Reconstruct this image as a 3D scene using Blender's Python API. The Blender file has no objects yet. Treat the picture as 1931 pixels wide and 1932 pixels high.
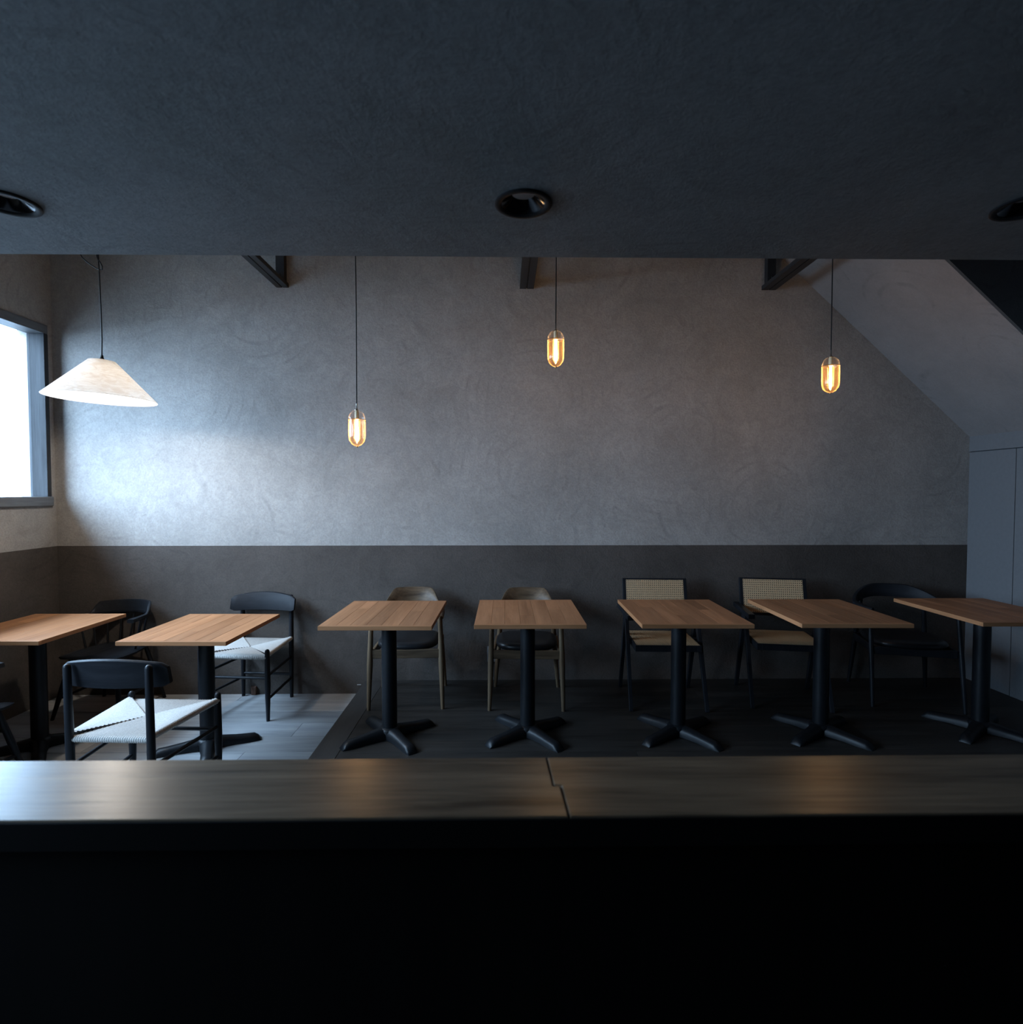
import bpy, bmesh, math, random
from mathutils import Vector, Matrix
random.seed(7)
C = bpy.context.scene.collection
S = bpy.context.scene
PI = math.pi

# ------------------------------------------------------------------ camera
cam = bpy.data.cameras.new('camera'); co = bpy.data.objects.new('camera', cam); C.objects.link(co)
YAW, PITCH = 0.014373, -0.033362
fw = Vector((math.sin(YAW)*math.cos(PITCH), math.cos(YAW)*math.cos(PITCH), math.sin(PITCH)))
rt = Vector((math.cos(YAW), -math.sin(YAW), 0)); up = rt.cross(fw)
co.matrix_world = Matrix(((rt.x, up.x, -fw.x, 0), (rt.y, up.y, -fw.y, 0), (rt.z, up.z, -fw.z, 1.502), (0, 0, 0, 1)))
cam.sensor_fit = 'HORIZONTAL'; cam.sensor_width = 36.0; cam.lens = 1080/1931*36
cam.clip_start = 0.02
cam.dof.use_dof = True; cam.dof.focus_distance = 3.6; cam.dof.aperture_fstop = 3.2
S.camera = co

# ------------------------------------------------------------------ world, exposure
W = bpy.data.worlds.new('sky'); S.world = W; W.use_nodes = True
bg = W.node_tree.nodes['Background']
# overcast sky: three times brighter overhead than at the horizon
SKY = 56.0
wn = W.node_tree; geo = wn.nodes.new('ShaderNodeTexCoord'); sx = wn.nodes.new('ShaderNodeSeparateXYZ')
wn.links.new(geo.outputs['Generated'], sx.inputs[0])
mr_ = wn.nodes.new('ShaderNodeMapRange'); mr_.inputs['From Min'].default_value = 0; mr_.inputs['From Max'].default_value = 1
mr_.inputs['To Min'].default_value = SKY/3; mr_.inputs['To Max'].default_value = SKY
wn.links.new(sx.outputs['Z'], mr_.inputs['Value']); wn.links.new(mr_.outputs['Result'], bg.inputs[1])
bg.inputs[0].default_value = (0.48, 0.70, 1.0, 1)
S.view_settings.view_transform = 'Standard'; S.view_settings.look = 'None'
S.view_settings.gamma = 1; S.view_settings.use_curve_mapping = False
S.view_settings.exposure = 0.0
cy = S.cycles
cy.use_denoising = True
cy.max_bounces = 8; cy.diffuse_bounces = 5; cy.glossy_bounces = 4; cy.transparent_max_bounces = 12
cy.sample_clamp_indirect = 6.0; cy.caustics_reflective = False; cy.caustics_refractive = False
cy.blur_glossy = 0.5

# daylight portal in the window opening (guides the sampling of the sky, gives no light itself)
pl = bpy.data.lights.new('window_portal', 'AREA'); pl.shape = 'RECTANGLE'; pl.size = 1.16; pl.size_y = 2.2
pl.cycles.is_portal = True
po = bpy.data.objects.new('window_portal', pl); C.objects.link(po)
po.location = (-3.40, 3.06, 2.06); po.rotation_euler = (0, -PI/2, 0)
pl2 = pl.copy(); pl2.size = 1.27; pl2.size_y = 2.23
po2 = bpy.data.objects.new('window_portal', pl2); C.objects.link(po2); po2.location = (-3.40, .665, 1.595); po2.rotation_euler = (0, -PI/2, 0)  # portal of the added, unseen window

# ------------------------------------------------------------------ materials
def mat(name):
    m = bpy.data.materials.new(name); m.use_nodes = True
    nt = m.node_tree; b = nt.nodes['Principled BSDF']
    return m, nt, b
def N(nt, t, **kw):
    n = nt.nodes.new(t)
    for k, v in kw.items():
        if k.startswith('i_'): n.inputs[k[2:].replace('_', ' ')].default_value = v
        else: setattr(n, k, v)
    return n
def L(nt, a, ao, b, bi): nt.links.new(a.outputs[ao], b.inputs[bi])
def ramp(nt, c0, c1, p0=0.0, p1=1.0):
    r = nt.nodes.new('ShaderNodeValToRGB'); e = r.color_ramp.elements
    e[0].position = p0; e[1].position = p1
    e[0].color = (*c0, 1); e[1].color = (*c1, 1)
    return r
def simple(name, col, rough=0.5, metal=0.0, spec=0.5, noise=0.0, nscale=30, bump=0.0):
    m, nt, b = mat(name)
    b.inputs['Base Color'].default_value = (*col, 1); b.inputs['Roughness'].default_value = rough
    b.inputs['Metallic'].default_value = metal; b.inputs['Specular IOR Level'].default_value = spec
    tc = N(nt, 'ShaderNodeTexCoord')
    n = N(nt, 'ShaderNodeTexNoise', i_Scale=nscale, i_Detail=4.0); L(nt, tc, 'Object', n, 'Vector')
    if noise:
        r = ramp(nt, tuple(c*(1-noise) for c in col), tuple(min(1, c*(1+noise)) for c in col), .3, .7)
        L(nt, n, 'Fac', r, 'Fac'); L(nt, r, 'Color', b, 'Base Color')
    if bump:
        bp = N(nt, 'ShaderNodeBump', i_Strength=bump, i_Distance=0.003); L(nt, n, 'Fac', bp, 'Height'); L(nt, bp, 'Normal', b, 'Normal')
    return m
def math_(nt, op, a=None, b=None, va=0.0, vb=0.0):
    n = nt.nodes.new('ShaderNodeMath'); n.operation = op
    n.inputs[0].default_value = va; n.inputs[1].default_value = vb
    if a: nt.links.new(a, n.inputs[0])
    if b: nt.links.new(b, n.inputs[1])
    return n.outputs[0]
def plaster(name, c0, c1, strength=0.35, speck=0.5, rough=0.85):
    """hand-trowelled plaster: cloudy tone, dark pits, sweeping arcs"""
    m, nt, b = mat(name); b.inputs['Roughness'].default_value = rough; b.inputs['Specular IOR Level'].default_value = 0.25
    tc = N(nt, 'ShaderNodeTexCoord'); v = tc.outputs['Object']
    n1 = N(nt, 'ShaderNodeTexNoise', i_Scale=1.6, i_Detail=6.0, i_Roughness=0.6); nt.links.new(v, n1.inputs['Vector'])
    n2 = N(nt, 'ShaderNodeTexNoise', i_Scale=75.0, i_Detail=6.0, i_Roughness=0.72); nt.links.new(v, n2.inputs['Vector'])
    n3 = N(nt, 'ShaderNodeTexNoise', i_Scale=9.0, i_Detail=6.0, i_Roughness=0.65, i_Distortion=1.6); nt.links.new(v, n3.inputs['Vector'])
    vo = N(nt, 'ShaderNodeTexVoronoi', i_Scale=1.15); nt.links.new(v, vo.inputs['Vector'])
    dis = math_(nt, 'ADD', vo.outputs['Distance'], math_(nt, 'MULTIPLY', n1.outputs['Fac'], None, vb=0.07))
    # thin sweep lines: only the crests of the rings, broken up by the scuffs
    sn = math_(nt, 'SINE', math_(nt, 'MULTIPLY', dis, None, vb=72.0))
    crest = N(nt, 'ShaderNodeMapRange', i_From_Min=0.55, i_From_Max=1.0); nt.links.new(sn, crest.inputs['Value'])
    brk = N(nt, 'ShaderNodeMapRange', i_From_Min=0.42, i_From_Max=0.60); L(nt, n3, 'Fac', brk, 'Value')
    arc = math_(nt, 'MULTIPLY', crest.outputs['Result'], brk.outputs['Result'])
    mask = N(nt, 'ShaderNodeTexNoise', i_Scale=2.6, i_Detail=3.0); 
    mp = N(nt, 'ShaderNodeMapping'); mp.inputs['Location'].default_value = (7, 3, 5); nt.links.new(v, mp.inputs['Vector']); L(nt, mp, 'Vector', mask, 'Vector')
    mr = N(nt, 'ShaderNodeMapRange', i_From_Min=0.48, i_From_Max=0.62); L(nt, mask, 'Fac', mr, 'Value')
    arcm = math_(nt, 'MULTIPLY', arc, mr.outputs['Result'])
    r1 = ramp(nt, c0, c1, .32, .68); L(nt, n1, 'Fac', r1, 'Fac')
    # fine mottling and soft scuffs, trowel sweeps a little darker or paler
    pr = N(nt, 'ShaderNodeMapRange', i_From_Min=0.30, i_From_Max=0.70, i_To_Min=1.0-speck*.45, i_To_Max=1.0+speck*.30); L(nt, n2, 'Fac', pr, 'Value')
    pz = N(nt, 'ShaderNodeMapRange', i_From_Min=0.34, i_From_Max=0.60, i_To_Min=1.0-speck*.35, i_To_Max=1.0); L(nt, n3, 'Fac', pz, 'Value')
    pit = math_(nt, 'MULTIPLY', pr.outputs['Result'], pz.outputs['Result'])
    ar = N(nt, 'ShaderNodeMapRange', i_From_Min=0.0, i_From_Max=1.0, i_To_Min=1.0, i_To_Max=0.78); nt.links.new(arcm, ar.inputs['Value'])
    k = math_(nt, 'MULTIPLY', pit, ar.outputs['Result'])
    mx = N(nt, 'ShaderNodeVectorMath', operation='SCALE'); L(nt, r1, 'Color', mx, 0); nt.links.new(k, mx.inputs['Scale'])
    L(nt, mx, 'Vector', b, 'Base Color')
    h = math_(nt, 'ADD', math_(nt, 'MULTIPLY', arcm, None, vb=-0.10), math_(nt, 'ADD', n2.outputs['Fac'], math_(nt, 'MULTIPLY', n3.outputs['Fac'], None, vb=0.8)))
    bp = N(nt, 'ShaderNodeBump', i_Strength=strength, i_Distance=0.006); nt.links.new(h, bp.inputs['Height']); L(nt, bp, 'Normal', b, 'Normal')
    return m
def wood(name, c0, c1, axis='Y', rough=0.45, spec=0.4, scale=1.0, vary=0.25, bump=0.15, offset_by_object=True):
    """grain stretched along one axis, tone shifted per board"""
    m, nt, b = mat(name); b.inputs['Roughness'].default_value = rough; b.inputs['Specular IOR Level'].default_value = spec
    tc = N(nt, 'ShaderNodeTexCoord'); oi = N(nt, 'ShaderNodeObjectInfo')
    ad = N(nt, 'ShaderNodeVectorMath', operation='ADD'); L(nt, tc, 'Object', ad, 0)
    sc = N(nt, 'ShaderNodeVectorMath', operation='SCALE'); sc.inputs[0].default_value = (37, 53, 29); L(nt, oi, 'Random', sc, 'Scale')
    if offset_by_object: L(nt, sc, 'Vector', ad, 1)
    mp = N(nt, 'ShaderNodeMapping'); s = [22*scale]*3; s['XYZ'.index(axis)] = 1.6*scale
    mp.inputs['Scale'].default_value = s; L(nt, ad, 'Vector', mp, 'Vector')
    n1 = N(nt, 'ShaderNodeTexNoise', i_Scale=1.0, i_Detail=6.0, i_Roughness=0.62, i_Distortion=0.6); L(nt, mp, 'Vector', n1, 'Vector')
    n2 = N(nt, 'ShaderNodeTexNoise', i_Scale=7.0, i_Detail=3.0); L(nt, mp, 'Vector', n2, 'Vector')
    mixf = math_(nt, 'ADD', math_(nt, 'MULTIPLY', n1.outputs['Fac'], None, vb=0.75), math_(nt, 'MULTIPLY', n2.outputs['Fac'], None, vb=0.25))
    r = ramp(nt, c0, c1, .36, .64); nt.links.new(mixf, r.inputs['Fac'])
    vr = N(nt, 'ShaderNodeMapRange', i_To_Min=1-vary, i_To_Max=1+vary); L(nt, oi, 'Random', vr, 'Value')
    mx = N(nt, 'ShaderNodeVectorMath', operation='SCALE'); L(nt, r, 'Color', mx, 0); L(nt, vr, 'Result', mx, 'Scale')
    L(nt, mx, 'Vector', b, 'Base Color')
    bp = N(nt, 'ShaderNodeBump', i_Strength=bump, i_Distance=0.002); nt.links.new(mixf, bp.inputs['Height']); L(nt, bp, 'Normal', b, 'Normal')
    return m
def emit(name, col, s):
    m = bpy.data.materials.new(name); m.use_nodes = True; nt = m.node_tree; nt.nodes.clear()
    o = N(nt, 'ShaderNodeOutputMaterial'); e = N(nt, 'ShaderNodeEmission', i_Strength=s); e.inputs[0].default_value = (*col, 1)
    L(nt, e, 0, o, 0); return m
def thin_glass(name, tint, glossy=0.9, rough=0.02, edge=0.35):
    m = bpy.data.materials.new(name); m.use_nodes = True; nt = m.node_tree; nt.nodes.clear()
    o = N(nt, 'ShaderNodeOutputMaterial'); t = N(nt, 'ShaderNodeBsdfTransparent'); t.inputs[0].default_value = (*tint, 1)
    g = N(nt, 'ShaderNodeBsdfGlossy', i_Roughness=rough); g.inputs[0].default_value = (glossy, glossy, glossy, 1)
    lw = N(nt, 'ShaderNodeLayerWeight', i_Blend=edge); mx = N(nt, 'ShaderNodeMixShader')
    L(nt, lw, 'Fresnel', mx, 0); L(nt, t, 0, mx, 1); L(nt, g, 0, mx, 2); L(nt, mx, 0, o, 0); return m
M = {}
M['wall'] = plaster('wall_plaster', (.325, .307, .287), (.425, .402, .376), 0.6, 0.38)
M['dado'] = plaster('dado_plaster', (.071, .060, .052), (.105, .089, .078), 0.65, 0.40)
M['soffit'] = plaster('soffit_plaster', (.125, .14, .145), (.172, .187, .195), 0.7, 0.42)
M['ceil'] = plaster('ceiling_plaster', (.50, .42, .34), (.60, .51, .42), 0.3, 0.2)
M['slope'] = plaster('slope_plaster', (.225, .212, .207), (.275, .258, .25), 0.3, 0.15)
M['panel'] = simple('panel_paint', (.152, .156, .162), .6, 0, .25, .05, 40, .05)
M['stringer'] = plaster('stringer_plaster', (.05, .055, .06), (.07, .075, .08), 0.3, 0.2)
M['kitchen'] = simple('kitchen_wall', (.06, .06, .06), .9)
M['floor'] = wood('floor_planks', (.24, .243, .248), (.39, .385, .375), 'X', .38, .5, .6, .12, .2)
M['platform'] = wood('platform_boards', (.013, .0112, .0098), (.032, .0275, .024), 'X', .45, .3, .5, .15, .3)
M['border'] = wood('border_board', (.018, .016, .015), (.036, .032, .029), 'Y', .42, .45, .5, .15, .3)
M['riser'] = simple('under_floor', (.03, .03, .03), .9)
M['counter'] = wood('counter_wood', (.024, .018, .012), (.118, .085, .055), 'X', .31, .16, .55, .06, .7)
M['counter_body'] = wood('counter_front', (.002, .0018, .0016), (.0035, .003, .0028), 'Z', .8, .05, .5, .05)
M['frame'] = wood('window_frame_wood', (.014, .015, .017), (.050, .053, .058), 'Z', .55, .2, .6, .04, .4)
M['frameY'] = wood('window_frame_wood_long', (.07, .075, .08), (.15, .16, .17), 'Y', .5, .4, .6, .04, .4)
M['table'] = wood('table_oak', (.24, .105, .045), (.38, .18, .085), 'Y', .45, .12, .55, .2, .15)
M['tableX'] = wood('table_oak_cross', (.24, .105, .045), (.38, .18, .085), 'X', .45, .12, .55, .10, .12)
M['iron'] = simple('black_cast_iron', (.006, .007, .0085), .42, 0.0, .22, .2, 60, .12)
M['blackwood'] = wood('black_lacquered_wood', (.008, .009, .011), (.015, .016, .019), 'Z', .40, .16, .8, .05, .25)
M['blackwoodX'] = wood('black_lacquered_wood_cross', (.008, .009, .011), (.016, .017, .020), 'X', .48, .10, .8, .05, .25)
M['smoked'] = wood('smoked_oak', (.070, .046, .027), (.15, .102, .060), 'Z', .5, .2, .8, .06, .2)
M['smokedX'] = wood('smoked_oak_bent', (.032, .021, .013), (.135, .092, .056), 'X', .45, .185, .5, .06, .25)
M['leather'] = simple('black_leather', (.010, .010, .011), .36, 0, .3, .1, 90, .1)
M['cord'] = simple('paper_cord', (.42, .40, .37), .8, 0, .2, .12, 160, .3)
M['cane'] = simple('woven_cane', (.44, .30, .17), .55, 0, .3, .15, 200)
M['steel'] = wood('truss_steel', (.014, .014, .016), (.028, .028, .03), 'Y', .5, .4, .5, .05)
M['black'] = simple('black_plastic', (.012, .012, .013), .35, 0, .5)
M['edge'] = simple('shaded_edge', (.003, .003, .003), .8, 0, .05)  # near-black colour stands in for shade on the counter's near edge
M['flex'] = simple('black_flex', (.01, .01, .011), .6, 0, .3)
M['chrome'] = simple('brushed_nickel', (.5, .48, .45), .25, 1.0)
M['brass'] = simple('lamp_brass', (.55, .36, .13), .28, 1.0)
M['lens'] = simple('frosted_lens', (.55, .53, .52), .35)
M['trim'] = simple('black_trim', (.010, .010, .011), .7, 0, .12)
M['reflector'] = simple('black_reflector', (.012, .012, .014), .12, .6, .5)
M['switch'] = simple('grey_outlet', (.20, .21, .22), .4)
M['peg'] = wood('peg_wood', (.10, .055, .04), (.16, .09, .06), 'Z', .6, .3)
M['metal_strip'] = simple('pale_metal', (.6, .58, .55), .4, .6)
def lamp_glass(name, tint, glow, mid, edge):
    """thin glass with a faintly scattering film: clear face-on, milky at the rim where the path is long"""
    m = bpy.data.materials.new(name); m.use_nodes = True; nt = m.node_tree; nt.nodes.clear()
    o = N(nt, 'ShaderNodeOutputMaterial'); t = N(nt, 'ShaderNodeBsdfTransparent'); t.inputs[0].default_value = (*tint, 1)
    d = N(nt, 'ShaderNodeBsdfTranslucent'); d.inputs[0].default_value = (*glow, 1)
    g = N(nt, 'ShaderNodeBsdfGlossy', i_Roughness=.04)
    lw = N(nt, 'ShaderNodeLayerWeight', i_Blend=.5); mr = N(nt, 'ShaderNodeMapRange', i_From_Min=.35, i_From_Max=.95, i_To_Min=mid, i_To_Max=edge); L(nt, lw, 'Facing', mr, 'Value')
    m1 = N(nt, 'ShaderNodeMixShader'); L(nt, mr, 'Result', m1, 0); L(nt, t, 0, m1, 1); L(nt, d, 0, m1, 2)
    m2 = N(nt, 'ShaderNodeMixShader'); m2.inputs[0].default_value = .05; L(nt, m1, 0, m2, 1); L(nt, g, 0, m2, 2); L(nt, m2, 0, o, 0); return m
M['glass'] = lamp_glass('clear_glass', (.96, .96, .96), (.8, .7, .6), .005, .10)
M['amber'] = lamp_glass('amber_glass', (.95, .86, .72), (.85, .5, .22), .02, .30)
M['bulb_glass'] = lamp_glass('bulb_glass', (.98, .92, .80), (.9, .6, .3), .02, .12)
M['ceramic'] = simple('cream_ceramic', (.75, .62, .40), .4)
M['pane'] = thin_glass('window_glass', (.96, .98, .98), .9, 0.0, .1)
M['filament'] = emit('glowing_filament', (1.0, .63, .32), 320.0)
M['glow'] = emit('lit_bulb', (1.0, .90, .78), 200.0)
M['ground'] = simple('outside_paving', (.10, .10, .10), .9, noise=.2, nscale=3)
def shade_mat():
    m, nt, b = mat('felt_shade')
    tc = N(nt, 'ShaderNodeTexCoord')
    mp = N(nt, 'ShaderNodeMapping'); mp.inputs['Scale'].default_value = (18, 18, 60); L(nt, tc, 'Object', mp, 'Vector')
    n = N(nt, 'ShaderNodeTexNoise', i_Scale=1.0, i_Detail=6.0, i_Roughness=.7, i_Distortion=1.0); L(nt, mp, 'Vector', n, 'Vector')
    r = ramp(nt, (.74, .70, .66), (.92, .91, .89), .38, .6); L(nt, n, 'Fac', r, 'Fac')
    d = N(nt, 'ShaderNodeBsdfDiffuse'); t = N(nt, 'ShaderNodeBsdfTranslucent')
    L(nt, r, 'Color', d, 0); L(nt, r, 'Color', t, 0)
    mx = N(nt, 'ShaderNodeMixShader'); mx.inputs[0].default_value = 0.66
    o = nt.nodes['Material Output']; nt.nodes.remove(b)
    L(nt, d, 0, mx, 1); L(nt, t, 0, mx, 2); L(nt, mx, 0, o, 0); return m
M['shade'] = shade_mat()

# ------------------------------------------------------------------ mesh helpers
class MB:
    """collects shapes, links them as ONE mesh object"""
    def __init__(s): s.bm = bmesh.new()
    def face(s, pts):
        s.bm.faces.new([s.bm.verts.new(p) for p in pts]); return s
    def box(s, lo, hi, T=None):
        x0, y0, z0 = lo; x1, y1, z1 = hi
        v = [s.bm.verts.new((T @ Vector(p)) if T else p) for p in
             ((x0,y0,z0),(x1,y0,z0),(x1,y1,z0),(x0,y1,z0),(x0,y0,z1),(x1,y0,z1),(x1,y1,z1),(x0,y1,z1))]
        for f in ((3,2,1,0),(4,5,6,7),(0,1,5,4),(1,2,6,5),(2,3,7,6),(3,0,4,7)): s.bm.faces.new([v[i] for i in f])
        return s
    def rings(s, R, close=True, cap0=True, cap1=True):
        V = [[s.bm.verts.new(p) for p in r] for r in R]
        n = len(V[0])
        for a, b in zip(V, V[1:]):
            for i in range(n if close else n-1):
                j = (i+1) % n
                s.bm.faces.new((a[i], a[j], b[j], b[i]))
        if cap0: s.bm.faces.new(V[0][::-1])
        if cap1: s.bm.faces.new(V[-1])
        return s
    def tube(s, pts, rad, n=12, cap=True, flat=1.0):
        pts = [Vector(p) for p in pts]; m = len(pts)
        rads = [rad]*m if not hasattr(rad, '__len__') else list(rad)
        R = []; prev = None
        for i, p in enumerate(pts):
            d = (pts[min(i+1, m-1)]-pts[max(i-1, 0)]).normalized()
            if prev is None:
                a = Vector((0, 0, 1)) if abs(d.z) < .9 else Vector((1, 0, 0))
                u = d.cross(a).normalized()
            else:
                u = (prev - d*prev.dot(d)).normalized()
            w = d.cross(u); prev = u
            R.append([p + (u*math.cos(2*PI*k/n)*flat + w*math.sin(2*PI*k/n))*rads[i] for k in range(n)])
        return s.rings(R, True, cap, cap)
    def rod(s, a, b, r0, r1=None, n=12): return s.tube([a, b], [r0, r1 if r1 is not None else r0], n)
    def leg(s, a, b, r0, r1, rm=None, n=12, dome=False):
        """tapered round leg, a top, b bottom; optional domed top"""
        a = Vector(a); b = Vector(b); d = (a-b).normalized()
        pts = [b, b.lerp(a, .5), a]; rr = [r1, rm if rm else (r0+r1)/2, r0]
        if dome:
            pts += [a+d*r0*.5, a+d*r0*.85, a+d*r0*.99]; rr += [r0*.88, r0*.52, r0*.12]
        return s.tube(pts, rr, n)
    def lathe(s, prof, n=32, c=(0, 0, 0), caps=False):
        return s.rings([[(c[0]+r*math.cos(2*PI*k/n), c[1]+r*math.sin(2*PI*k/n), c[2]+z) for k in range(n)] for r, z in prof], True, caps, caps)
    def prism(s, poly, z0, z1):
        return s.rings([[(x, y, z0) for x, y in poly], [(x, y, z1) for x, y in poly]])
    def build(s, name, m, parent=None, smooth=None, bevel=0, loc=None):
        bmesh.ops.recalc_face_normals(s.bm, faces=s.bm.faces)
        me = bpy.data.meshes.new(name); s.bm.to_mesh(me); s.bm.free()
        me.materials.append(m)
        if smooth is not None:
            me.shade_smooth(); me.set_sharp_from_angle(angle=math.radians(smooth))
        o = bpy.data.objects.new(name, me); C.objects.link(o)
        if parent is not None: o.parent = parent
        if loc: o.location = loc
        if bevel:
            bv = o.modifiers.new('bevel', 'BEVEL'); bv.width = bevel; bv.segments = 2; bv.limit_method = 'ANGLE'; bv.angle_limit = math.radians(40)
        return o
def tag(o, label=None, cat=None, group=None, kind=None):
    for k, v in (('label', label), ('category', cat), ('group', group), ('kind', kind)):
        if v: o[k] = v
    return o
def empty(name, loc, rz=0):
    o = bpy.data.objects.new(name, None); C.objects.link(o); o.location = loc; o.rotation_euler = (0, 0, rz); o.empty_display_size = .1
    return o
def copy_tree(o, parent=None):
    c = o.copy(); C.objects.link(c)
    if parent is not None: c.parent = parent
    for ch in [x for x in bpy.data.objects if x.parent == o]: copy_tree(ch, c)
    return c
def R(d): return math.radians(d)
def sstep(a, b, x):
    t = max(0, min(1, (x-a)/(b-a))); return t*t*(3-2*t)

# ------------------------------------------------------------------ the setting
XL, XR, YB, YS, ZS, ZC, ZP = -3.29, 3.50, 4.258, 1.965, 2.30, 3.80, 0.10
YK = -1.7
st = lambda o: tag(o, kind='structure')
wb = st(MB().box((XL-.2, YB, -.15), (XR+.2, YB+.2, ZC+.1)).build('wall_back', M['wall']))
MB().box((XL, YB-.003, 0), (XR, YB+.05, 1.111)).build('dado', M['dado'], wb)
# left wall with the window opening
wy0, wy1, wz0, wz1 = 1.98, 4.165, 1.476, 2.64
b = MB(); vy0, vy1, vz0, vz1 = -.45, 1.78, .97, 2.22  # second opening, cut for the added window
b.box((XL-.2, YK-.2, -.15), (XL, vy0, ZC+.1)).box((XL-.2, vy1, -.15), (XL, wy0-.03, ZC+.1)).box((XL-.2, vy0, -.15), (XL, vy1, vz0)).box((XL-.2, vy0, vz1), (XL, vy1, ZC+.1)).box((XL-.2, wy1+.03, -.15), (XL, YB+.2, ZC+.1))
b.box((XL-.2, wy0-.03, -.15), (XL, wy1+.03, wz0-.03)).box((XL-.2, wy0-.03, wz1+.03), (XL, wy1+.03, ZC+.1))
wl = st(b.build('wall_left', M['wall']))
MB().box((XL-.05, YK, 0), (XL+.003, YB, 1.111)).build('dado', M['dado'], wl)
win = st(empty('window_1', (0, 0, 0)))
xf, xg = XL+.016, XL-.078
MB().box((xg-.03, wy1, wz0), (xf, wy1+.036, wz1)).build('jamb', M['frame'], win, bevel=.003)
MB().box((xg-.03, wy0-.036, wz0), (xf, wy0, wz1)).build('jamb', M['frame'], win, bevel=.003)
MB().box((xg-.03, wy0-.036, wz1), (xf, wy1+.036, wz1+.062)).build('head', M['frameY'], win, bevel=.003)
MB().box((xg-.03, wy0-.05, wz0-.07), (xf+.012, wy1+.042, wz0)).build('sill', M['frameY'], win, bevel=.008)
MB().box((xg-.012, wy0, wz0), (xg-.006, wy1, wz1)).build('pane', M['pane'], win)
# added window, unseen beyond the left edge of the picture, lights the back wall
win = st(empty('window_added', (0, 0, 0)))
for y0, y1 in ((vy0, vy0+.035), (.522, .557), (vy1-.035, vy1)):
    MB().box((xg-.03, y0, vz0), (xf, y1, vz1)).build('jamb', M['frame'], win, bevel=.003)
MB().box((xg-.03, vy0, vz1-.035), (xf, vy1, vz1)).build('head', M['frameY'], win, bevel=.003)
MB().box((xg-.03, vy0, vz0), (xf+.012, vy1, vz0+.035)).build('sill', M['frameY'], win, bevel=.003)
for y0, y1 in ((vy0+.03, .525), (.554, vy1-.03)):
    MB().box((xg-.012, y0, vz0+.03), (xg-.006, y1, vz1-.03)).build('pane', M['pane'], win)
# right wall: smooth panels with fine joints under a proud band
wr = st(MB().box((XR+.012, YK-.2, -.15), (XR+.2, YB+.2, ZC+.1)).build('wall_right', M['stringer']))
for y0, y1 in ((3.868, YB), (2.95, 3.862), (2.03, 2.944), (1.1, 2.024)):
    MB().box((XR, y0, 0.0), (XR+.02, y1, 1.805)).build('panel', M['panel'], wr, bevel=.0015)
MB().box((XR-.004, 0.5, 1.811), (XR+.02, YB, 1.935)).build('band', M['panel'], wr, bevel=.0015)
# wall behind the camera, ceiling over the dining side, soffit of the kitchen side
st(MB().box((XL-.2, YK-.2, -.15), (XR+.2, YK, ZC+.1)).build('wall_front', M['kitchen']))
st(MB().box((XL-.2, YK-.2, ZC), (XR+.2, YB+.2, ZC+.1)).build('ceiling', M['ceil']))
DL = ((-1.366, 1.622), (.056, 1.606), (1.457, 1.604)); hr, hs = .062, .14
b = MB(); yc = 1.61
xs = [XL]
for cx, cy_ in DL: xs += [cx-hs, cx+hs]
xs.append(XR)
def rect(x0, x1, y0, y1): b.face([(x0, y0, ZS), (x0, y1, ZS), (x1, y1, ZS), (x1, y0, ZS)])
for i in range(0, len(xs), 2): rect(xs[i], xs[i+1], yc-hs, yc+hs)
rect(XL, XR, YK, yc-hs); rect(XL, XR, yc+hs, YS-.05)
for cx, cy_ in DL:
    n = 32
    for k in range(n):
        def sq(a):
            c, s = math.cos(a), math.sin(a); q = hs/max(abs(c), abs(s)); return (cx+c*q, yc+s*q, ZS)
        def ci(a): return (cx+hr*math.cos(a), cy_+hr*math.sin(a), ZS)
        a0, a1 = 2*PI*(k+.5)/n-PI/n, 2*PI*(k+1.5)/n-PI/n
        b.face([ci(a0), sq(a0), sq(a1), ci(a1)])
b.box((XL, YS-.05, ZS+.0), (XR, YS, ZC+.05))
b.box((XL, YK, ZS+.3), (XR, YS-.05, ZS+.33))
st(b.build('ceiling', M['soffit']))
# sloping plaster under the stairs at the right, with its dark side
def zsl(x): return 1.926 + (3.493-x)*.913
ys = 3.26
b = MB(); x0, x1 = 3.52, 1.42
b.rings([[(x0, ys, zsl(x0)), (x0, ys, zsl(x0)+.12), (x1, ys, zsl(x1)+.12), (x1, ys, zsl(x1))],
         [(x0, YB+.02, zsl(x0)), (x0, YB+.02, zsl(x0)+.12), (x1, YB+.02, zsl(x1)+.12), (x1, YB+.02, zsl(x1))]])
st(b.build('ceiling', M['slope']))
b = MB(); b.rings([[(x0, ys-.02, zsl(x0)), (x0, ys-.02, ZC+.02), (x1, ys-.02, ZC+.02), (x1, ys-.02, zsl(x1))],
                   [(x0, ys+.04, zsl(x0)+.001), (x0, ys+.04, ZC+.02), (x1, ys+.04, ZC+.02), (x1, ys+.04, zsl(x1)+.001)]])
st(b.build('wall_stair', M['stringer']))
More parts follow.
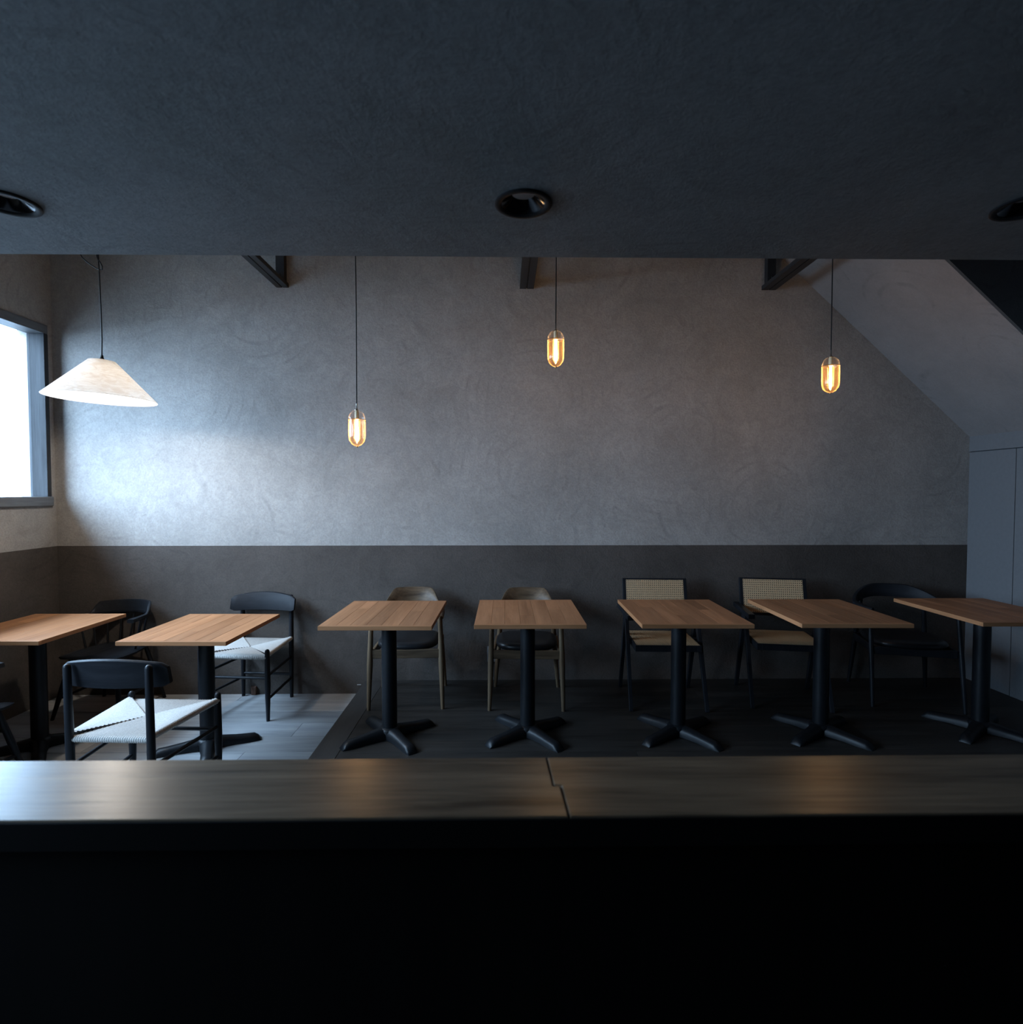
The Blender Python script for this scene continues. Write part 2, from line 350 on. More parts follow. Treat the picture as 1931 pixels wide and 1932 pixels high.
# lower floor: grey planks across; raised floor: dark boards with a border board
fl = st(MB().box((XL-.2, YK-.2, -.15), (XR+.2, YB+.2, -.022)).build('floor', M['riser']))
rows = [YB, 4.125, 3.915, 3.71, 3.503, 3.298, 3.09, 2.88, 2.675, 2.47, 2.26, 2.05, 1.84, 1.63, 1.42, 1.2]
joints = [-1.93, -2.62, -1.31-1.1, -1.31, -2.2, -1.75, -2.7, -1.5]
for i in range(len(rows)-1):
    j = {0: -1.93, 1: -2.75, 2: -2.3, 3: -1.31, 4: -2.45}.get(i, joints[(i*3) % 8])
    for a, c in ((XL, j-.0008), (j+.0008, -1.03)):
        MB().box((a, rows[i+1]+.0014, -.022), (c, rows[i]-.0014, 0)).build('plank', M['floor'], fl, bevel=.0012)
MB().box((XL, YK, -.022), (XR, 1.198, 0)).build('kitchen_floor', M['riser'], fl)
pf = st(MB().box((-1.028, 1.2, -.02), (XR, YB, ZP-.02)).build('floor', M['border']))
MB().box((-1.03, 1.2, ZP-.02), (-.8905, YB-.004, ZP)).build('board', M['border'], pf, bevel=.0015)
yy = [YB-.004, 3.66, 3.06, 2.46, 1.86, 1.2]
for i in range(5):
    j = (1.35, 2.1, .72, 1.7, 1.1)[i]
    for a, c in ((-.8885, j-.0008), (j+.0008, XR)):
        MB().box((a, yy[i+1]+.0008, ZP-.02), (c, yy[i]-.0008, ZP)).build('board', M['platform'], pf, bevel=.0012)
# paving outside the window, so the view out is not a void
st(MB().box((XL-14, -12, -.3), (XL-.2, 18, -.2)).build('ground', M['ground']))

# ------------------------------------------------------------------ roof trusses
def truss(x0, x1, label):
    t = empty('roof_truss', ((x0+x1)/2, YB, 3.0)); tag(t, label, 'beam', 'dark roof trusses on the back wall')
    h = (x1-x0)/2; ya, yb = YS-YB+.002, 0
    MB().box((-h, ya, 0), (-.004, yb, .03)).build('chord_board', M['steel'], t, bevel=.001)
    MB().box((.004, ya, 0), (h, yb, .03)).build('chord_board', M['steel'], t, bevel=.001)
    MB().box((-.004, ya+.02, .008), (.004, yb, .03)).build('spacer', M['steel'], t)
    MB().box((-.03, -.05, .03), (.03, 0, ZC-3.0)).build('wall_post', M['steel'], t)
    MB().box((-.03, -.66, .03), (.03, -.50, ZC-3.0)).build('post', M['steel'], t)
    MB().rings([[(-.004, -.05, .03), (-.004, -.10, .03), (-.004, -.05, .09)], [(.004, -.05, .03), (.004, -.10, .03), (.004, -.05, .09)]]).build('gusset', M['steel'], t)
truss(-1.656, -1.567, 'dark roof truss end nearest the window, high on the back wall')
truss(.122, .224, 'dark roof truss end in the middle, beside the highest glass pendant')
truss(1.910, 2.014, 'dark roof truss end beside the sloping plaster at the right')

# ------------------------------------------------------------------ counter in the foreground
ct = empty('counter', (0, 1.07, 0)); tag(ct, 'dark wooden counter running across the foreground', 'counter')
y0, y1, zt, th = .957-1.07, 1.178-1.07, .95, .045
ym = -.01
def slab(poly): return MB().prism(poly, zt-th, zt).build('slab', M['counter'], ct, bevel=.003)
slab([(-3.27, y0), (.112, y0), (.108, ym), (.094, ym+.002), (.090, y1), (-3.27, y1)])
slab([(.1135, y0), (3.48, y0), (3.48, y1), (.0912, y1), (.0952, ym+.0034), (.1095, ym+.0014)])
MB().box((-3.27, y0-.004, zt-th-.006), (3.48, y0+.0005, zt-.0025)).build('shaded_edge_band', M['edge'], ct, bevel=.001)  # added strip, keeps the slab's unlit edge dark by its colour
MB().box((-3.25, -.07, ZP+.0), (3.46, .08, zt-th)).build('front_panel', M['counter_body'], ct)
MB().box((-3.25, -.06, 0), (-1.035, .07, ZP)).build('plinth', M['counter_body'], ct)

# ------------------------------------------------------------------ tables
def foot_mesh():
    b = MB(); secs = []
    # along +X: hub, arched down to a bevelled toe
    for x, top, w in ((.02, .062, .046), (.06, .061, .042), (.10, .056, .036), (.15, .049, .034), (.21, .043, .034), (.252, .041, .033), (.272, .026, .031), (.288, .004, .027)):
        bot = 0.0 if x > .2 else .004
        secs.append([(x, -w, bot), (x, -w*.96, top*.55), (x, -w*.62, top*.92), (x, 0, top), (x, w*.62, top*.92), (x, w*.96, top*.55), (x, w, bot)])
    b.rings(secs); return b
def make_table():
    t = empty('dining_table', (0, 0, 0))
    hw, hd, z0, z1, e = .292, .3475, .698, .72, .022
    ws = [.088, .071, .083, .079, .090, .074, .0]; ws[-1] = 2*hw-sum(ws)
    x = -hw
    for i, w in enumerate(ws):
        cut = {1: .10, 3: -.12, 5: .03}.get(i)
        ends = [(-hd+e+.0003, hd-e-.0003)] if cut is None else [(-hd+e+.0003, cut-.0003), (cut+.0003, hd-e-.0003)]
        for a, c in ends:
            MB().box((x+.0005, a, z0), (x+w-.0005, c, z1)).build('stave', M['table'], t, bevel=.0006)
        x += w
    for s in (-1, 1):
        a, c = sorted((s*hd, s*(hd-e)))
        MB().box((-hw, a, z0), (hw, c, z1)).build('edge_strip', M['tableX'], t, bevel=.0015)
    MB().box((-.19, -.19, z0-.008), (.19, .19, z0)).build('mounting_plate', M['iron'], t)
    MB().lathe([(.0, .045), (.043, .045), (.0425, z0-.008), (0, z0-.008)], 28).build('column', M['iron'], t, smooth=40)
    MB().lathe([(.0, .0), (.062, .0), (.062, .048), (.055, .058), (.046, .062), (0, .062)], 28).build('hub', M['iron'], t, smooth=40)
    f = foot_mesh().build('foot', M['iron'], t, smooth=50)
    for k in range(4):
        g = f if k == 0 else f.copy()
        if k: C.objects.link(g)
        g.rotation_euler = (0, 0, PI/4+k*PI/2)
    return t
TBL = [(-2.740, 3.377, 0, -.006, -8, 'oak pedestal table in the corner nearest the window'),
       (-1.743, 3.356, 0, -.019, -11, 'oak pedestal table between the two chairs with white woven seats'),
       (-.655, 3.264, ZP, -.010, 0, 'oak pedestal table leftmost on the raised dark floor'),
       (.141, 3.285, ZP, -.001, 0, 'oak pedestal table second from left on the raised dark floor'),
       (1.018, 3.281, ZP, -.016, 0, 'oak pedestal table in front of the cane chair with its back seen whole'),
       (1.855, 3.281, ZP, -.019, 0, 'oak pedestal table overlapping the turned cane chair'),
       (2.819, 3.302, ZP, -.003, 0, 'oak pedestal table farthest right, beside the pale right wall')]
t0 = make_table()
for i, (x, y, z, a, fr, lab) in enumerate(TBL):
    t = t0 if i == 0 else copy_tree(t0)
    t.location = (x, y, z); t.rotation_euler = (0, 0, a)
    tag(t, lab, 'table', 'oak pedestal tables along the back wall')
    if fr:
        for ch in [o for o in bpy.data.objects if o.parent == t and o.name.startswith('foot')]: ch.rotation_euler.z += R(fr)

# ------------------------------------------------------------------ chairs
def cord_seat(P, zs, zf):
    """envelope-woven seat: strands wrap over each rail and run in to the diagonals"""
    b = MB(); Cc = Vector((0, .01, zs-.012))
    z = [zf, zs, zf, zs]                      # rear, right, front, left rails
    for k in range(4):
        a = Vector((*P[k], z[k])); c = Vector((*P[(k+1) % 4], z[k])); n = 36
        d = (c-a).normalized(); out = Vector((d.y, -d.x, 0)); r = .013; w = (c-a).length/n
        for i in range(n):
            t = (i+.5)/n; p = a.lerp(c, t)
            dg = a.lerp(Cc, 2*t) if t < .5 else c.lerp(Cc, 2*(1-t))
            mid = p.lerp(dg, .5)
            mid.z -= .002
            path = [p-Vector((0, 0, r))-out*.004, p+out*r*.75-Vector((0, 0, r*.7)), p+out*r, p+out*r*.7+Vector((0, 0, r*.7)), p+Vector((0, 0, r)), mid+Vector((0, 0, r*.85)), dg+Vector((0, 0, r*.7))]
            nrm = [-Vector((0, 0, 1)), (out-Vector((0, 0, 1))).normalized(), out, (out+Vector((0, 0, 1))).normalized()]+[Vector((0, 0, 1))]*3
            prev = None
            for q, m in zip(path, nrm):
                row = [b.bm.verts.new(q-d*w*.5), b.bm.verts.new(q+m*w*.3), b.bm.verts.new(q+d*w*.5)]
                if prev:
                    for j in (0, 1): b.bm.faces.new((prev[j], prev[j+1], row[j+1], row[j]))
                prev = row
    return b
def make_cord_chair():
    t = empty('cord_seat_chair', (0, 0, 0)); bw = M['blackwood']
    rx, fx, ry, fy = .183, .228, -.222, .222
    for s in (-1, 1):
        MB().leg((s*rx, ry-.012, .742), (s*rx, ry, 0), .0155, .0125, .018, 14, True).build('leg', bw, t, smooth=50)
        MB().leg((s*fx, fy, .462), (s*fx, fy, 0), .0155, .0115, .019, 14, True).build('leg', bw, t, smooth=50)
        for z in (.145, .30):
            MB().rod((s*rx, ry, z), (s*fx, fy, z), .0095).build('stretcher', bw, t, smooth=50)
    MB().rod((-rx, ry, .172), (rx, ry, .172), .0095).build('stretcher', bw, t, smooth=50)
    MB().rod((-fx, fy, .285), (fx, fy, .285), .0095).build('stretcher', bw, t, smooth=50)
    # backrest: plank bowed in plan, top edge arched
    b = MB(); secs = []; n = 20
    for i in range(n+1):
        u = -1+2*i/n; x = .238*u; y = ry+.011+.055*u*u*.85; ty = .011
        zt = .778-.030*u*u; zb = .645
        if abs(u) > .93: q = (abs(u)-.93)/.07; zt -= .012*q*q; zb += .012*q*q
        tl = -.018
        secs.append([(x, y-ty, zb), (x, y-ty+tl, zt-.006), (x, y-ty*.4+tl, zt), (x, y+ty*.4+tl, zt), (x, y+ty+tl, zt-.006), (x, y+ty, zb+.004), (x, y+ty*.4, zb)])
    b.rings(secs).build('backrest', M['blackwoodX'], t, smooth=50)
    # rails of the seat, then the weave
    P = [(-rx, ry), (rx, ry), (fx, fy), (-fx, fy)]
    for k, (z, nm) in enumerate(((.417, 'rail'), (.440, 'rail'), (.417, 'rail'), (.440, 'rail'))):
        MB().rod((*P[k], z), (*P[(k+1) % 4], z), .010).build('rail', bw, t, smooth=50)
    cord_seat(P, .437, .421).build('seat', M['cord'], t, smooth=80)
    return t
c0 = make_cord_chair(); c0.location = (-1.71, 2.725, 0); c0.rotation_euler = (0, 0, R(-3))
tag(c0, 'black chair with white woven cord seat seen from behind, nearest the counter', 'chair', 'black chairs with woven cord seats')
c1 = copy_tree(c0); c1.location = (-1.76, 3.985, 0); c1.rotation_euler = (0, 0, R(175.5))
tag(c1, 'black chair with white woven cord seat facing forward against the back wall', 'chair', 'black chairs with woven cord seats')

def make_windsor():
    t = empty('spindle_chair', (0, 0, 0)); bw = M['blackwood']
    # saddle seat
    b = MB(); nx, ny = 20, 14; top = []; bot = []
    def outline(v):                            # half width along depth, v -1 rear .. 1 front
        return .175+.04*sstep(-1, .3, v) - .012*sstep(.8, 1, v)
    for j in range(ny+1):
        v = -1+2*j/ny; rt_, rb = [], []
        for i in range(nx+1):
            u = -1+2*i/nx; hw = outline(v)
            x = hw*u; y = .205*v*(1-.10*u*u*(1 if v < 0 else .35))
            dip = .014*(math.exp(-((abs(u)-.42)/.28)**2))*sstep(-.9, -.1, v)
            ed = max(abs(u), abs(v)); z = .422-dip-.010*sstep(.86, 1.0, ed)
            rt_.append(b.bm.verts.new((x, y, z))); rb.append(b.bm.verts.new((x*.96, y*.96, .396)))
        top.append(rt_); bot.append(rb)
    for j in range(ny):
        for i in range(nx):
            b.bm.faces.new((top[j][i], top[j][i+1], top[j+1][i+1], top[j+1][i])); b.bm.faces.new((bot[j][i], bot[j+1][i], bot[j+1][i+1], bot[j][i+1]))
    for j in range(ny):
        b.bm.faces.new((top[j][0], top[j+1][0], bot[j+1][0], bot[j][0])); b.bm.faces.new((top[j][nx], bot[j][nx], bot[j+1][nx], top[j+1][nx]))
    for i in range(nx):
        b.bm.faces.new((top[0][i], bot[0][i], bot[0][i+1], top[0][i+1])); b.bm.faces.new((top[ny][i], top[ny][i+1], bot[ny][i+1], bot[ny][i]))
    b.build('seat', M['blackwoodX'], t, smooth=60)
    F = {}
    for sx in (-1, 1):
        for sy in (-1, 1):
            a, c = Vector((sx*.155, sy*.14, .402)), Vector((sx*.232, sy*.225, 0)); F[sx, sy] = (a, c)
            MB().leg(a, c, .0145, .011, .0175).build('leg', bw, t, smooth=50)
    pt = lambda k, z: F[k][0].lerp(F[k][1], (.402-z)/.402)
    for sx in (-1, 1): MB().rod(pt((sx, -1), .135), pt((sx, 1), .135), .009).build('stretcher', bw, t, smooth=50)
    MB().rod(pt((-1, 1), .27), pt((1, 1), .27), .009).build('stretcher', bw, t, smooth=50)
    MB().rod(pt((-1, -1), .20), pt((1, -1), .20), .009).build('stretcher', bw, t, smooth=50)
    # arm bow, crest rail, spindles
    def bow(a): return (.222*math.sin(a), -.245*math.cos(a)**1 if abs(a) < PI/2 else 0)
    def bowp(u):                               # u -1..1 round the back; straight arms at the ends
        a = u*2.05
        if abs(a) < 1.45: return Vector((.222*math.sin(a)/math.sin(1.45), -.02-.225*(math.cos(a)-math.cos(1.45))/(1-math.cos(1.45)), 0))
        k = (abs(a)-1.45)/.6; return Vector(((.222+.012*k)*math.copysign(1, a), -.02+.13*k, 0))
    b = MB(); secs = []
    for i in range(41):
        u = -1+i/20; p = bowp(u); q = bowp(min(1, u+.02))-bowp(max(-1, u-.02)); nrm = Vector((q.y, -q.x, 0)).normalized()
        w = .016+.008*sstep(.7, .95, abs(u)); z = .632
        secs.append([p-nrm*w+Vector((0, 0, z)), p-nrm*w*.8+Vector((0, 0, z+.018)), p+nrm*w*.8+Vector((0, 0, z+.018)), p+nrm*w+Vector((0, 0, z)), p+nrm*w*.7+Vector((0, 0, z-.006)), p-nrm*w*.7+Vector((0, 0, z-.006))])
    b.rings(secs).build('arm_bow', M['blackwoodX'], t, smooth=50)
    b = MB(); secs = []
    for i in range(25):
        u = (-1+i/12)*.60; p = bowp(u); q = bowp(u+.02)-bowp(u-.02); nrm = Vector((q.y, -q.x, 0)).normalized()
        h = .085*(1-sstep(.44, .60, abs(u)))+.004; w = .011
        lo, hi = .645, .645+h*.85
        secs.append([p-nrm*w+Vector((0, 0, lo)), p-nrm*(w*.7-.012*h/.085)+Vector((0, 0, hi-.003)), p+nrm*(.012*h/.085)+Vector((0, 0, hi)), p+nrm*(w*.7+.012*h/.085)+Vector((0, 0, hi-.003)), p+nrm*w+Vector((0, 0, lo))])
    b.rings(secs).build('crest_rail', M['blackwoodX'], t, smooth=50)
    for k in range(9):
        u = -.74+1.48*k/8; p = bowp(u); sx = p.x*.80; sy = max(-.185, p.y*.78)
        MB().rod((sx, sy, .415), (p.x, p.y, .634), .0075, .0062, 10).build('spindle', bw, t, smooth=50)
    return t
w0 = make_windsor(); w0.location = (-2.735, 3.985, 0); w0.rotation_euler = (0, 0, R(176))
tag(w0, 'black spindle-back chair with saddle seat in the corner by the back wall', 'chair', 'black spindle-back chairs at the corner table')
w1 = copy_tree(w0); w1.location = (-2.777, 2.823, 0); w1.rotation_euler = (0, 0, R(-10))
tag(w1, 'black chair at the left picture edge, only a seat corner and leg showing', 'chair', 'black spindle-back chairs at the corner table')

def cushion(hw, y0, y1, z0, z1, front_bulge=.03):
    b = MB(); n = 40; cyy = (y0+y1)/2; hd = (y1-y0)/2
    def ring(k, z):
        pts = []
        for i in range(n):
            a = 2*PI*i/n; c, s = math.cos(a), math.sin(a)
            x = hw*k*math.copysign(abs(c)**.55, c); y = cyy+hd*k*math.copysign(abs(s)**.6, s)
            if s > 0: y += front_bulge*k*(1-(x/hw)**2)*s
            pts.append((x, y, z))
        return pts
    h = z1-z0
    b.rings([ring(k, z0+f*h) for k, f in ((.90, 0), (.97, .15), (1.0, .4), (.985, .65), (.93, .85), (.80, .96), (.5, 1.0), (.15, .99))])
    return b
def make_bent_chair():
    t = empty('bentwood_chair', (0, 0, 0)); sm = M['smoked']
    for s in (-1, 1):
        MB().leg((s*.222, .195, .60), (s*.238, .225, 0), .0135, .0115, .019, 14).build('leg', sm, t, smooth=50)
        MB().leg((s*.178, -.195, .60), (s*.226, -.232, 0), .0135, .0115, .019, 14).build('leg', sm, t, smooth=50)
        MB().box((-.009, -.19, .332), (.009, .205, .388), Matrix.Translation((s*.212, 0, 0))).build('apron', sm, t, bevel=.004)
    MB().box((-.222, .196, .332), (.222, .216, .388)).build('apron', M['smokedX'], t, bevel=.004)
    MB().box((-.19, -.204, .332), (.19, -.186, .388)).build('apron', M['smokedX'], t, bevel=.004)
    cushion(.205, -.19, .19, .378, .432, .028).build('seat', M['leather'], t, smooth=60)
    # one bent shell: high across the back, sweeping down into short arms on the front legs
    b = MB(); secs = []; n = 48
    for i in range(n+1):
        u = -1+2*i/n; a = u*2.0
        if abs(a) < PI/2: x, y = .228*math.sin(a), -.235*math.cos(a)+.0
        else: k = (abs(a)-PI/2)/(2.0-PI/2); x, y = math.copysign(.228-.002*k, a), .20*k
        q = abs(x) if y < 0 else .228+y
        hi = .606+.114*(1-sstep(.105, .215, q)); lo = .585-.028*sstep(.235, .0, q) if False else .578
        lo = .578-.018*(1-sstep(.05, .21, q))
        nx, ny = (math.sin(a), -math.cos(a)) if abs(a) < PI/2 else (math.copysign(1, a), 0)
        w = .010+.006*sstep(.20, .40, q); tl = .028*(hi-.606)/.114
        def P(o, z, f): return (x+nx*(o+tl*f), y+ny*(o+tl*f), z)
        secs.append([P(-w, lo+.004, 0), P(-w, (lo+hi)/2, .4), P(-w*.6, hi-.004, 1), P(0, hi, 1), P(w*.6, hi-.004, 1), P(w, (lo+hi)/2, .4), P(w, lo+.004, 0), P(0, lo, 0)])
    b.rings(secs).build('backrest', M['smokedX'], t, smooth=50)
    return t
b0 = make_bent_chair(); b0.location = (-.640, 3.895, ZP); b0.rotation_euler = (0, 0, R(182))
tag(b0, 'smoked-oak chair with black seat behind the leftmost raised table', 'chair', 'smoked-oak bent chairs with black seats')
b1 = copy_tree(b0); b1.location = (.158, 3.862, ZP); b1.rotation_euler = (0, 0, R(177.5))
tag(b1, 'smoked-oak chair with black seat behind the second raised table from left', 'chair', 'smoked-oak bent chairs with black seats')

def cane_panel(w, h, nx, ny, f=.42):
    """open lattice in the XY plane centred on the origin"""
    b = MB(); cx, cy2 = w/nx, h/ny; hx, hy = cx*f/2, cy2*f/2
    for i in range(nx):
        for j in range(ny):
            x, y = -w/2+(i+.5)*cx, -h/2+(j+.5)*cy2
            O = [(x-cx/2, y-cy2/2), (x+cx/2, y-cy2/2), (x+cx/2, y+cy2/2), (x-cx/2, y+cy2/2)]
            I = [(x-hx, y-hy), (x+hx, y-hy), (x+hx, y+hy), (x-hx, y+hy)]
            vo = [b.bm.verts.new((*p, 0)) for p in O]; vi = [b.bm.verts.new((*p, 0)) for p in I]
            for k in range(4): b.bm.faces.new((vo[k], vo[(k+1) % 4], vi[(k+1) % 4], vi[k]))
    bmesh.ops.remove_doubles(b.bm, verts=b.bm.verts, dist=1e-5)
    return b
def thick(o, d):
    m = o.modifiers.new('thickness', 'SOLIDIFY'); m.thickness = d; return o
def bar(b, a, c, w0, w1, t, side):
    """flat tapered bar from a to c; 'side' is its thickness direction"""
    a, c, side = Vector(a), Vector(c), Vector(side).normalized(); d = (c-a).normalized(); u = d.cross(side).normalized()
    b.rings([[a+u*w0*p+side*t*q for p, q in ((-.5, -.5), (.5, -.5), (.5, .5), (-.5, .5))], [c+u*w1*p+side*t*q for p, q in ((-.5, -.5), (.5, -.5), (.5, .5), (-.5, .5))]])
    return b
def make_cane_chair():
    t = empty('cane_chair', (0, 0, 0)); bw = M['blackwood']
    for s in (-1, 1):
        bar(MB(), (s*.238, -.01, .575), (s*.242, .235, 0), .050, .020, .024, (1, 0, 0)).build('leg', bw, t, bevel=.002)
        bar(MB(), (s*.238, -.03, .575), (s*.242, -.235, 0), .056, .026, .024, (1, 0, 0)).build('leg', bw, t, bevel=.002)
        MB().box((s*.238-.021, -.285, .570), (s*.238+.021, .165, .602)).build('armrest', bw, t, bevel=.004)
    b = MB(); z0, z1, hw, ya, yb = .378, .420, .212, -.205, .205
    b.box((-hw, ya, z0), (-hw+.03, yb, z1)).box((hw-.03, ya, z0), (hw, yb, z1)).box((-hw+.03, ya, z0), (hw-.03, ya+.03, z1)).box((-hw+.03, yb-.03, z0), (hw-.03, yb, z1))
    b.box((-.24, -.02, z0), (-hw, .02, z1)).box((hw, -.02, z0), (.24, .02, z1))
    b.build('seat_frame', bw, t, bevel=.002)
    o = cane_panel(2*hw-.02, yb-ya-.02, 30, 28).build('seat', M['cane'], t, loc=(0, 0, .4205)); thick(o, .002)
    # leaning back frame
    T = Matrix.Translation((0, -.195, .525)) @ Matrix.Rotation(R(14), 4, 'X')
    H, hb = .268, .228
    b = MB(); b.box((-hb, -.012, 0), (-hb+.028, .012, H), T).box((hb-.028, -.012, 0), (hb, .012, H), T)
    b.box((-hb+.028, -.012, H-.014), (hb-.028, .012, H), T).box((-hb+.028, -.012, 0), (hb-.028, .012, .022), T)
    b.build('back_frame', bw, t, bevel=.002)
    o = cane_panel(2*hb-.048, H-.030, 29, 15).build('backrest', M['cane'], t); thick(o, .002)
    o.matrix_local = T @ Matrix.Translation((0, .010, .022+(H-.036)/2)) @ Matrix.Rotation(PI/2, 4, 'X')
    return t
k0 = make_cane_chair(); k0.location = (1.075, 3.842, ZP); k0.rotation_euler = (0, 0, R(177))
tag(k0, 'black-framed cane chair square to the wall, left of the two cane chairs', 'chair', 'black-framed cane chairs')
k1 = copy_tree(k0); k1.location = (1.90, 3.845, ZP); k1.rotation_euler = (0, 0, R(170))
tag(k1, 'black-framed cane chair turned aside, right of the two cane chairs', 'chair', 'black-framed cane chairs')

def make_round_chair():
    t = empty('round_back_chair', (0, 0, 0)); bw = M['blackwood']
    for s in (-1, 1):
        MB().leg((s*.255, .165, .61), (s*.262, .265, 0), .0125, .0105, .016).build('leg', bw, t, smooth=50)
        MB().leg((s*.20, -.195, .63), (s*.25, -.265, 0), .0135, .0115, .018).build('leg', bw, t, smooth=50)
        MB().box((-.01, -.2, .335), (.01, .205, .385), Matrix.Translation((s*.238, 0, 0))).build('apron', bw, t, bevel=.004)
    MB().box((-.24, .19, .335), (.24, .21, .385)).build('apron', bw, t, bevel=.004)
    MB().box((-.22, -.21, .335), (.22, -.19, .385)).build('apron', bw, t, bevel=.004)
    cushion(.235, -.205, .205, .376, .430, .02).build('seat', M['leather'], t, smooth=60)
    b = MB(); secs = []; n = 48
    for i in range(n+1):
        u = -1+2*i/n; a = u*2.15; k = abs(u)
        x, y = .285*math.sin(a), -.275*math.cos(a)
        if abs(a) > PI/2: x = math.copysign(.285-.03*((abs(a)-PI/2)/.58)**2, a); y = .215*(abs(a)-PI/2)/.58
        hi = .645+.095*(1-sstep(.12, .72, k)); lo = .612+.035*(1-sstep(.15, .6, k))
        w = .012+.014*sstep(.45, .95, k)
        if k > .96: w *= .6
        nx, ny = Vector((x, y)).normalized()
        def P(o, z): return (x+nx*o, y+ny*o, z)
        m = (hi+lo)/2; g = .012*(1-k)
        secs.append([P(-w*.7-g*0, lo), P(-w, m-.006), P(-w*.8+g, hi-.004), P(g, hi), P(w*.8+g, hi-.004), P(w, m-.006), P(w*.7, lo)])
    b.rings(secs).build('backrest', M['blackwoodX'], t, smooth=50)
    return t
h0 = make_round_chair(); h0.location = (2.745, 3.865, ZP); h0.rotation_euler = (0, 0, R(165))
tag(h0, 'black round-backed armchair at the farthest right table', 'chair')

# ------------------------------------------------------------------ lamps
def lamp_light(name, parent, loc, watts, col, radius):
    l = bpy.data.lights.new(name, 'POINT'); l.energy = watts; l.color = col; l.shadow_soft_size = radius
    o = bpy.data.objects.new(name, l); C.objects.link(o); o.parent = parent; o.location = loc; return o
# cone shade: hangs a little askew from its flex
cl = empty('cone_pendant', (-2.272, 3.3, 2.250)); tag(cl, 'white felt cone pendant lamp hanging askew beside the window', 'lamp')
tilt = Matrix.Rotation(R(2.2), 4, 'Y')
sh = MB().lathe([(.012, .0), (.066, -.0015), (.073, -.009), (.274, -.214), (.272, -.217), (.269, -.2135), (.070, -.0125), (.064, -.004), (.012, -.003)], 64).build('shade', M['shade'], cl, smooth=35)
sh.matrix_local = tilt
MB().lathe([(.0, .030), (.006, .030), (.008, .018), (.012, .010), (.020, .003), (.021, -.002), (0, -.002)], 20).build('cap', M['black'], cl, smooth=40).matrix_local = tilt
MB().lathe([(0, -.002), (.018, -.002), (.019, -.06), (.014, -.064), (0, -.064)], 20).build('socket', M['black'], cl, smooth=40).matrix_local = tilt
bu = MB().lathe([(0.001, -.062), (.013, -.064), (.016, -.085), (.030, -.110), (.033, -.128), (.028, -.147), (.015, -.159), (.001, -.162)], 24).build('bulb', M['glow'], cl, smooth=60); bu.matrix_local = tilt
zt_ = ZC-2.250
MB().tube([(0, 0, .028), (.003, 0, .12), (.001, 0, .30), (-.004, 0, .50), (-.008, 0, .60), (-.01, 0, zt_)], .0034, 8).build('flex', M['flex'], cl, smooth=60)
pts = [(-0.097, 0.000, 0.575), (-0.074, 0.008, 0.552), (-0.048, 0.012, 0.533), (-0.022, 0.010, 0.517), (0.002, 0.004, 0.508), (0.017, -0.004, 0.508), (0.021, -0.010, 0.523), (0.012, -0.012, 0.544), (-0.003, -0.008, 0.561), (-0.014, 0.000, 0.579)]
pts = [(-.24, .02, zt_)]+[(pts[0][0]-.03, .012, pts[0][2]+.05)]+pts+[(pts[-1][0]-.012, .01, pts[-1][2]+.06), (-.03, .01, zt_)]
MB().tube(pts, .0030, 8).build('flex_loop', M['flex'], cl, smooth=60)
MB().lathe([(0, 0), (.045, 0), (.045, -.02), (.04, -.025), (0, -.025)], 24, (-.01, 0, zt_)).build('ceiling_rose', M['black'], cl, smooth=40)
lamp_light('cone_lamp_light', cl, (-.009, 0, -.168), 26, (1.0, .90, .78), .035)

def make_glass_pendant():
    t = empty('glass_pendant', (0, 0, 0))
    h, r = .200, .046
    cap = [(.001, 0), (.012, -.001), (.024, -.006), (.034, -.015), (.041, -.027), (.0445, -.040)]
    MB().lathe(cap+[(.0445, -.078)], 36).build('glass_dome', M['glass'], t, smooth=60)
    MB().lathe([(.0462, -.052), (r, -.14), (.0445, -.158), (.039, -.174), (.029, -.188), (.016, -.197), (.004, -.200), (.001, -.2005)], 36).build('glass_cup', M['amber'], t, smooth=60)
    MB().lathe([(.0462, -.0505), (.0478, -.052), (.0462, -.0535), (.0446, -.052), (.0462, -.0505)], 36).build('rim', M['brass'], t, smooth=60)
    MB().lathe([(0, .036), (.0035, .036), (.0035, .008), (.006, .003), (.013, .0), (.013, -.003), (0, -.003)], 16).build('stem', M['chrome'], t, smooth=40)
    MB().lathe([(0, -.003), (.008, -.003), (.011, -.012), (.0115, -.045), (.010, -.05), (0, -.05)], 20).build('socket', M['ceramic'], t, smooth=40)
    MB().lathe([(.010, -.048), (.0155, -.056), (.0165, -.075), (.0165, -.155), (.013, -.170), (.006, -.180), (.002, -.186)], 24).build('bulb', M['bulb_glass'], t, smooth=60)
    b = MB()
    for k in range(4):
        a = k*PI/2+.4; b.rod((.004*math.cos(a), .004*math.sin(a), -.056), (.0065*math.cos(a), .0065*math.sin(a), -.162), .003, .003, 6)
    b.build('filament', M['filament'], t, smooth=60)
    MB().lathe([(0, -.197), (.004, -.197), (.0045, -.203), (.002, -.208), (0, -.209)], 12).build('finial', M['brass'], t, smooth=50)
    return t
PEND = [(-.8115, 3.2, 1.9605, 'glass capsule pendant hanging lowest, left of the three'),
        (.2915, 3.2, 2.402, 'glass capsule pendant hanging highest, middle of the three'),
        (1.832, 3.2, 2.262, 'glass capsule pendant at the right, before the sloping plaster')]
g0 = make_glass_pendant()
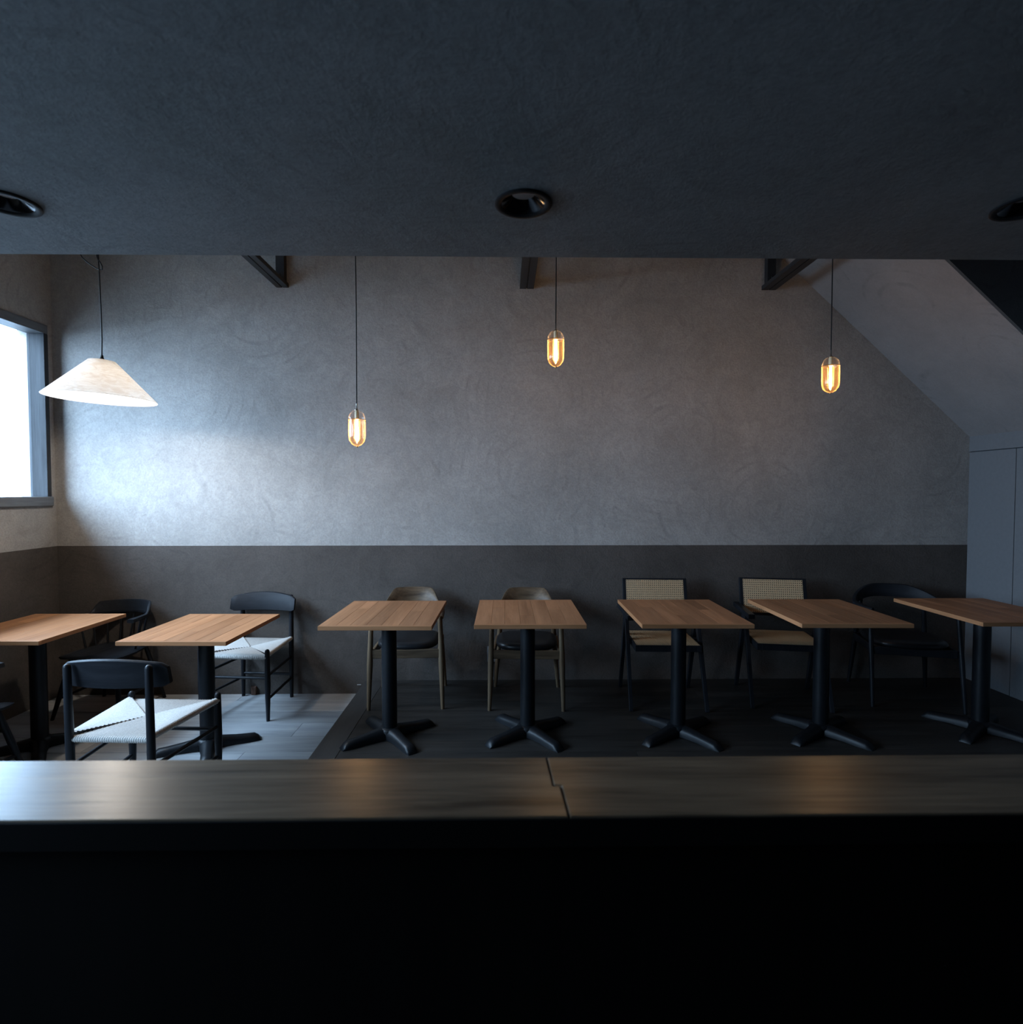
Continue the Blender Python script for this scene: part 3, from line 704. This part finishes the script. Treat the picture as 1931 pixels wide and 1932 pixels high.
for i, (x, y, z, lab) in enumerate(PEND):
    g = g0 if i == 0 else copy_tree(g0)
    g.location = (x, y, z); g.rotation_euler = (0, 0, i*.7)
    tag(g, lab, 'lamp', 'glass capsule pendants before the back wall')
for g, (x, y, z, lab) in zip([o for o in bpy.data.objects if o.name.startswith('glass_pendant')], PEND):
    z = g.location.z; H = ZC-z
    MB().tube([(0, 0, .032), (.002, 0, H*.3), (-.002, 0, H*.65), (-.004, 0, H)], .0032, 8).build('flex', M['flex'], g, smooth=60)
    MB().lathe([(0, 0), (.03, 0), (.03, -.015), (.026, -.02), (0, -.02)], 20, (-.004, 0, H)).build('ceiling_rose', M['black'], g, smooth=40)

# recessed downlights, unlit
for i, (x, y) in enumerate(DL):
    d = empty('downlight', (x, y, ZS))
    tag(d, ('black recessed downlight at the left edge of the soffit', 'black recessed downlight in the middle of the soffit', 'black recessed downlight cut by the right edge of the soffit')[i], 'light', 'recessed downlights in the soffit')
    MB().lathe([(.0785, 0), (.079, -.004), (.076, -.006), (.064, -.0055), (.060, -.002), (.0605, 0.0), (.0785, 0)], 48).build('trim_ring', M['trim'], d, smooth=40)
    MB().lathe([(.0605, 0), (.056, .003), (.0315, .026)], 48).build('reflector', M['reflector'], d, smooth=60)
    MB().lathe([(.0315, .026), (.020, .023), (.001, .0225)], 48).build('lens', M['lens'], d, smooth=60)

# ------------------------------------------------------------------ small things at the wall
o = MB().box((-.035, -.008, -.058), (.035, 0, .058)).build('wall_outlet', M['switch'], bevel=.002, loc=(-.084, YB-.003, .296)); tag(o, 'small grey wall outlet half hidden behind a smoked-oak chair leg', 'outlet')
for dz in (-.02, .02): MB().box((-.014, -.0095, dz-.010), (.014, -.007, dz+.010)).build('socket', M['black'], o, bevel=.002)
o = MB().box((-.017, -.022, 0), (.017, 0, .062)).build('wooden_peg', M['peg'], bevel=.002, loc=(-1.858, YB-.003, 0)); tag(o, 'small reddish wooden block standing on the floor against the back wall', 'block')
o = MB().box((-.015, -.004, -.003), (.015, 0, .003)).build('metal_clip', M['metal_strip'], bevel=.001, loc=(-1.08, YB-.003, .068)); tag(o, 'tiny pale metal strip low on the back wall beside the raised floor', 'clip')
